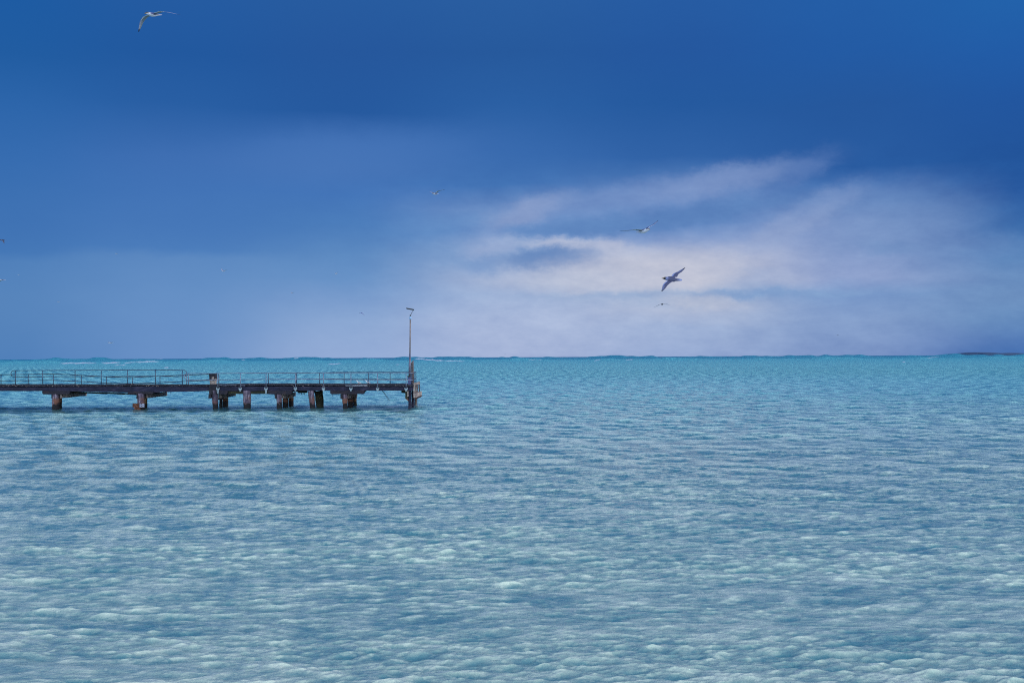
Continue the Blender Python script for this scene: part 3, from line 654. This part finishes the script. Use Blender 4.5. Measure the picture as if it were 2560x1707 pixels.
# lamp post
YLp = YM - .9
t = empty('lamp_post', P(1023.6, 960, YLp), 'tall slim lamp post with a tilted black panel at the jetty end', 'lamp post')
bm = bmesh.new(); a, b_ = P(1019.8, 960.3, YLp), P(1027.6, 941.5, YLp); rough_box(bm, (a.x, YLp - .16, a.z), (b_.x, YLp + .16, b_.z), 1, .0); bx_ = tpart(bm, 'base_box', M['box'], t)
bm = bmesh.new(); a, b_ = P(1019.2, 942, YLp), P(1026, 938.8, YLp); rough_box(bm, (a.x, YLp - .2, a.z), (b_.x, YLp + .2, b_.z), 1, .01); tpart(bm, 'box_lid', M['black'], t)
bm = bmesh.new(); tube(bm, [P(1024.2, 941, YLp), P(1024.3, 915, YLp), P(1024.9, 883, YLp)], 0, 12, [.105, .10, .07]); tpart(bm, 'lower_pole', M['pole'], t, True)
bm = bmesh.new(); tube(bm, [P(1024.9, 883, YLp), P(1025.3, 840, YLp), P(1025.6, 798, YLp)], 0, 12, [.058, .056, .052]); tpart(bm, 'upper_pole', M['pole_brown'], t, True)
bm = bmesh.new(); tube(bm, [P(1025.6, 798.6, YLp), P(1025.7, 797, YLp), P(1025.9, 794, YLp), P(1025.8, 790.8, YLp)], 0, 12, [.07, .10, .10, .06]); tpart(bm, 'sleeve', M['sleeve'], t, True)
bm = bmesh.new(); tube(bm, [P(1025.8, 790.9, YLp), P(1025.8, 787, YLp)], .055, 10); tpart(bm, 'pole_cap', M['black'], t)
bm = bmesh.new(); tube(bm, [P(1026.6, 788, YLp), P(1030, 780.5, YLp), P(1033.6, 774.8, YLp)], .02, 6); tpart(bm, 'bracket_arm', M['black'], t)
bm = bmesh.new(); p = [P(1016.4, 769.6, YLp), P(1034.8, 773.0, YLp), P(1034.4, 775.9, YLp), P(1016.6, 772.5, YLp)]; prism(bm, [(q.x, q.z) for q in p], YLp - .3, YLp + .3); tpart(bm, 'panel', M['black'], t)

# loose ropes hanging under the deck
bm = bmesh.new(); tube(bm, [P(955, 976, YM - 1), P(961, 984, YM - 1), P(967, 994, YM - 1), P(971.5, 1000.6, YM - 1)], .014, 6)
tag(bm_done(bm, 'rope', M['rope']), 'left and shorter of two thin dark ropes hanging slantwise under the jetty', 'rope', 'ropes hanging under the jetty')
bm = bmesh.new(); tube(bm, [P(956, 976, YM - .8), P(963, 984.5, YM - .8), P(970, 994.5, YM - .8), P(974.5, 1001.6, YM - .8)], .014, 6)
tag(bm_done(bm, 'rope', M['rope']), 'right and longer of two thin dark ropes hanging slantwise under the jetty', 'rope', 'ropes hanging under the jetty')

# ------------------------------------------------------------------ seabirds
BP = [(-.50, .012, .004, .02), (-.44, .030, .006, .02), (-.34, .026, .012, .012), (-.24, .030, .022, .006), (-.10, .048, .040, 0), (.05, .058, .050, -.004), (.18, .050, .045, 0), (.27, .032, .034, .008), (.34, .031, .033, .012), (.39, .022, .024, .010), (.42, .009, .010, .004), (.50, .003, .003, -.002)]
bxs = [a[0] for a in BP]
def bprof(x, i): return float(np.interp(x, bxs, [a[i] for a in BP]))
def make_bird(name, centre, fwd, up, wings, size=1.0, dark=0.0, nchord=11, tint=None):
    """one continuous skin from wing tip through the body to the other wing tip"""
    L = 0.46 * size / 1.0; fwd = Vector(fwd).normalized(); up = Vector(up); up = (up - fwd * up.dot(fwd)).normalized(); rt = fwd.cross(up)
    verts, faces, cols = [], [], []
    WHITE = (0.60, 0.62, 0.74); GREY = (0.22, 0.22, 0.34); CAP = (0.008, 0.009, 0.015); TIP = (0.03, 0.035, 0.06); BILL = (0.30, 0.20, 0.08); UND = (0.34, 0.36, 0.36)
    GREY = (0.12, 0.13, 0.28); UND = (0.20, 0.24, 0.28)
    if dark: WHITE = tuple(c * (1 - dark) * q for c, q in zip(WHITE, (.7, .8, 1.3))); GREY = tuple(c * (1 - dark) for c in GREY); UND = tuple(c * (1 - dark) for c in UND)
    stations = []      # (origin, up vector, xa, xb, body offset or None, wing parameter)
    wr, hc = 0.06, .085 * size
    bs = [.058, .054, .049, .044, .038, .030, .020, .010, .003]
    def side(w, sgn):
        out = []
        pts = [Vector(p) for p in w]; seg = [(pts[i + 1] - pts[i]).length for i in range(len(pts) - 1)]; tot = sum(seg)
        n = 13
        for i in range(n, 0, -1):
            s = i / n; dd = s * tot; k_ = 0
            while k_ < len(seg) - 1 and dd > seg[k_]: dd -= seg[k_]; k_ += 1
            p = pts[k_].lerp(pts[k_ + 1], min(1, dd / seg[k_])); td = (pts[min(k_ + 1, len(pts) - 1)] - pts[k_]).normalized()
            td = td if sgn > 0 else -td
            u = (fwd.cross(td)) * -1.0
            u = td.cross(fwd); u = u.normalized()
            if u.dot(up) < 0: u = -u
            c = float(np.interp(s, [0, .25, .5, .8, 1], [.28, .26, .22, .13, .04])) * L
            sw = float(np.interp(s, [0, .45, 1], [.0, .02, -.10])) * L
            out.append((p, u, sw - c * .6, sw + c * .4, None, s, c))
        return out
    left = side(wings[0], -1)
    right = side(wings[1], 1)[::-1]
    mid = []
    for b_ in bs: mid.append(-b_)
    mid += [-x for x in mid[::-1]]
    secs = left + [(centre + rt * (m_ * size), up, None, None, m_, 0, 0) for m_ in mid] + right
    for (p, u, xa, xb, m_, s, c) in secs:
        if m_ is not None:
            am = abs(m_); xx = np.linspace(-.5, .5, 201); ok = [x for x in xx if bprof(x, 1) > am]
            xa = min(ok + [-.10]) * L if am > .02 else min(ok) * L; xb = max(ok + [.15]) * L
            if am > .03: xa = min(xa, -.15 * L); xb = max(xb, .14 * L)
        ring = []
        for half in (0, 1):
            for i in range(nchord):
                f_ = i / nchord if half == 0 else 1 - i / nchord
                ff = .5 - .5 * math.cos(math.pi * f_); x = xa + (xb - xa) * ff; sg = 1 if half == 0 else -1
                if m_ is not None:
                    xn = x / L; hw, hh, zc = bprof(xn, 1), bprof(xn, 2), bprof(xn, 3)
                    th = hh * math.sqrt(max(0, 1 - (abs(m_) / hw) ** 2)) if hw > abs(m_) else 0
                    wth = .012 * math.sin(math.pi * min(1, max(0, (xn + .15) / .30))) if -.15 < xn < .15 else 0
                    z = (zc * (1 if th else .3) + .012 * (abs(m_) / .058) + sg * max(th, wth, .0015)) * size
                else:
                    z = (.006 + .03 * 0) * size + sg * max(.0015, .09 * c * math.sin(math.pi * ff) ** .7 * (1 - .6 * ff + .2)) * .5
                ring.append(len(verts)); verts.append(p + fwd * x + u * z)
                if m_ is not None:
                    xn = x / L
                    if xn > .415: cc = BILL
                    elif xn > .28 and sg > 0: cc = CAP
                    elif sg > 0 and -.34 < xn < .2: cc = GREY
                    else: cc = WHITE
                else:
                    cc = (GREY if sg > 0 else UND) if ff < .8 else WHITE
                    if s > .86: cc = TIP
                    elif s > .5: cc = tuple(GREY[q] * .6 + WHITE[q] * .4 for q in range(3)) if ff > .45 else cc
                cols.append(cc + (1,))
        stations.append(ring)
    n = len(stations[0])
    for i in range(len(stations) - 1):
        for q in range(n): faces.append((stations[i][q], stations[i][(q + 1) % n], stations[i + 1][(q + 1) % n], stations[i + 1][q]))
    faces.append(tuple(stations[0])); faces.append(tuple(stations[-1][::-1]))
    org = centre; me = bpy.data.meshes.new(name); me.from_pydata([tuple(v - org) for v in verts], [], faces)
    ca = me.color_attributes.new('plumage', 'FLOAT_COLOR', 'POINT'); ca.data.foreach_set('color', np.array(cols, dtype=np.float32).ravel())
    bm = bmesh.new(); bm.from_mesh(me); bmesh.ops.recalc_face_normals(bm, faces=bm.faces); bm.to_mesh(me); bm.free()
    me.polygons.foreach_set('use_smooth', [True] * len(me.polygons))
    o = link(name, me, M['bird']); o.location = org; return o
def bird(c, Y, fwd, up, lw, rw, size, label, dark=0.0):
    cc = P(c[0], c[1], Y)
    l = [P(a, b_, Y + d) for a, b_, d in lw]; r = [P(a, b_, Y + d) for a, b_, d in rw]
    o = make_bird('seabird', cc, fwd, up, (l, r), size, dark); tag(o, label, 'seabird', 'seabirds over the sea'); return o
bird((383, 37.5), 25, (-.62, -.62, -.08), (.1, -.25, 1), [(376, 38, 0), (364, 43, .1), (353, 56, .2), (342, 80, .3)], [(390, 34, 0), (403, 30, -.12), (420, 32, -.25), (446, 38, -.4)], 1.0,
     'large seabird high at top left with one wing hanging far down')
bird((1088, 485), 66, (-.5, -.6, 0), (.1, -.5, 1), [(1085, 484, 0), (1079, 481, .1), (1070, 478, .2)], [(1091, 483, 0), (1094, 478.6, -.1), (1100, 477, -.2), (1111, 474, -.4)], 1.3,
     'white-winged seabird high in the dark sky right above the lamp post')
bird((1608, 578.5), 30, (.6, -.75, .10), (.0, .0, 1), [(1603, 576, 0), (1590, 575, -.1), (1575, 576.5, -.22), (1553, 577.5, -.4)], [(1613, 576, 0), (1622, 568, .1), (1636, 561, .2), (1649, 551, .3)], 1.25,
     'seabird flying right with one wing level and one wing raised against the clouds')
bird((1679, 698.5), 23.5, (-1, .05, .12), (.12, -1, .35), [(1674, 702, -.05), (1666, 709, -.1), (1657, 720, -.16), (1649, 728, -.2)], [(1683, 694, .05), (1688, 686, .1), (1697, 680, .16), (1707, 669, .2)], 1.02,
     'dark banking seabird with wings spread diagonally in front of the brightest cloud', .42)
bird((1655, 760.8), 66, (.2, -.8, 0), (0, -.1, 1), [(1651, 760.5, 0), (1645, 763.6, .1), (1635, 768.8, .2)], [(1658, 760, 0), (1665, 760.3, -.1), (1676, 762.8, -.2)], .95,
     'small black seabird gliding with drooping wings just below the banking one', .93)
def small(c, Y, l, r, label, dark=0.0, fwd=(-.6, -.6, 0), s=1.7):
    bird(c, Y, fwd, (0, -.25, 1), [(c[0] - .8, c[1], 0), ((c[0] + l[0]) / 2 - .4, (c[1] + l[1]) / 2 - .6, 0), (l[0], l[1], 0)], [(c[0] + .8, c[1], 0), ((c[0] + r[0]) / 2 + .4, (c[1] + r[1]) / 2 - .6, 0), (r[0], r[1], 0)], s, label, dark)
small((558.5, 678), 170, (551.5, 670.5), (567.5, 674.5), 'tiny white seabird left of centre with one wing steeply raised')
small((840, 684.6), 230, (836, 681.5), (844.5, 680), 'tiny bright seabird up and left of the lamp post top')
small((730, 732.8), 260, (726.5, 729.5), (735.5, 731), 'tiny pale seabird between the raised-wing one and the lamp post')
small((903.5, 782.6), 200, (897, 784), (910, 788), 'faint tiny seabird nearest the lamp post on its left', .15)
small((291, 634.4), 260, (286.5, 634.8), (295.5, 633.6), 'tiny white seabird at upper left, alone near the cloud edge')
small((146, 754.2), 250, (141, 754.4), (151, 753.8), 'tiny white seabird in the left sky, straight-winged')
small((276.6, 856.8), 140, (265.5, 855.3), (286, 855.4), 'small seabird low over the left horizon with shallow bent wings')
small((7, 600.8), 120, (-8, 603), (8.8, 608.6), 'dark small seabird cut by the left edge, the upper one', .7)
small((5, 700), 120, (-6, 708), (14.4, 701.4), 'pale small seabird at the left edge, the lower one')
small((46.5, 687), 380, (43.5, 686), (49, 686), 'faintest tiny seabird close to the left edge')
small((2095, 838.2), 300, (2088.5, 836), (2098, 839), 'tiny dark seabird low over the right horizon', .85)
small((1262.5, 886), 420, (1259.5, 885), (1266, 885), 'tiny white seabird skimming the horizon near the picture centre')
# two gulls resting on the deck
def sitting(px, py, Y, label, head=1.0):
    base = P(px, py, Y); bm = bmesh.new(); lay = bm.verts.layers.float_color.new('plumage')
    sec = [(-.26, .10, .006), (-.20, .115, .022), (-.12, .14, .05), (-.02, .165, .074), (.06, .185, .078), (.12, .22, .062), (.145, .262, .042), (.165, .295, .042), (.20, .305, .034), (.225, .298, .014), (.26, .288, .004)]
    rings = []
    for x, z, r in sec:
        ring = []
        for s in range(12):
            a = 2 * math.pi * s / 12; v = bm.verts.new((base.x - x, base.y + r * math.cos(a) * .9, base.z + z * head + r * math.sin(a)))
            v[lay] = (.8, .6, .3, 1) if x > .22 else ((.20, .2, .3, 1) if (x < .07 and math.sin(a) > .45 and x > -.2) else ((.03, .03, .04, 1) if x < -.2 else (.92, .93, .97, 1)))
            ring.append(v)
        rings.append(ring)
    for i in range(len(rings) - 1):
        for s in range(12): bm.faces.new((rings[i][s], rings[i][(s + 1) % 12], rings[i + 1][(s + 1) % 12], rings[i + 1][s]))
    bm.faces.new(rings[0]); bm.faces.new(rings[-1][::-1])
    for s in (-1, 1):
        n0 = len(bm.verts); tube(bm, [(base.x, base.y + s * .03, base.z + .12), (base.x + .005, base.y + s * .03, base.z), (base.x - .05, base.y + s * .03, base.z + .004)], .006, 5)
        bm.verts.ensure_lookup_table()
        for v in bm.verts[n0:]: v[lay] = (.5, .2, .1, 1)
    o = bm_done(bm, 'seagull', M['bird'], None, True); tag(o, label, 'seagull', 'gulls resting on the jetty deck')
sitting(897, 960.1, YN + .35, 'white gull resting on the jetty deck, left one of the pair')
sitting(919.5, 960.2, YN + .35, 'white gull resting on the jetty deck, right one of the pair, head held higher', 1.12)
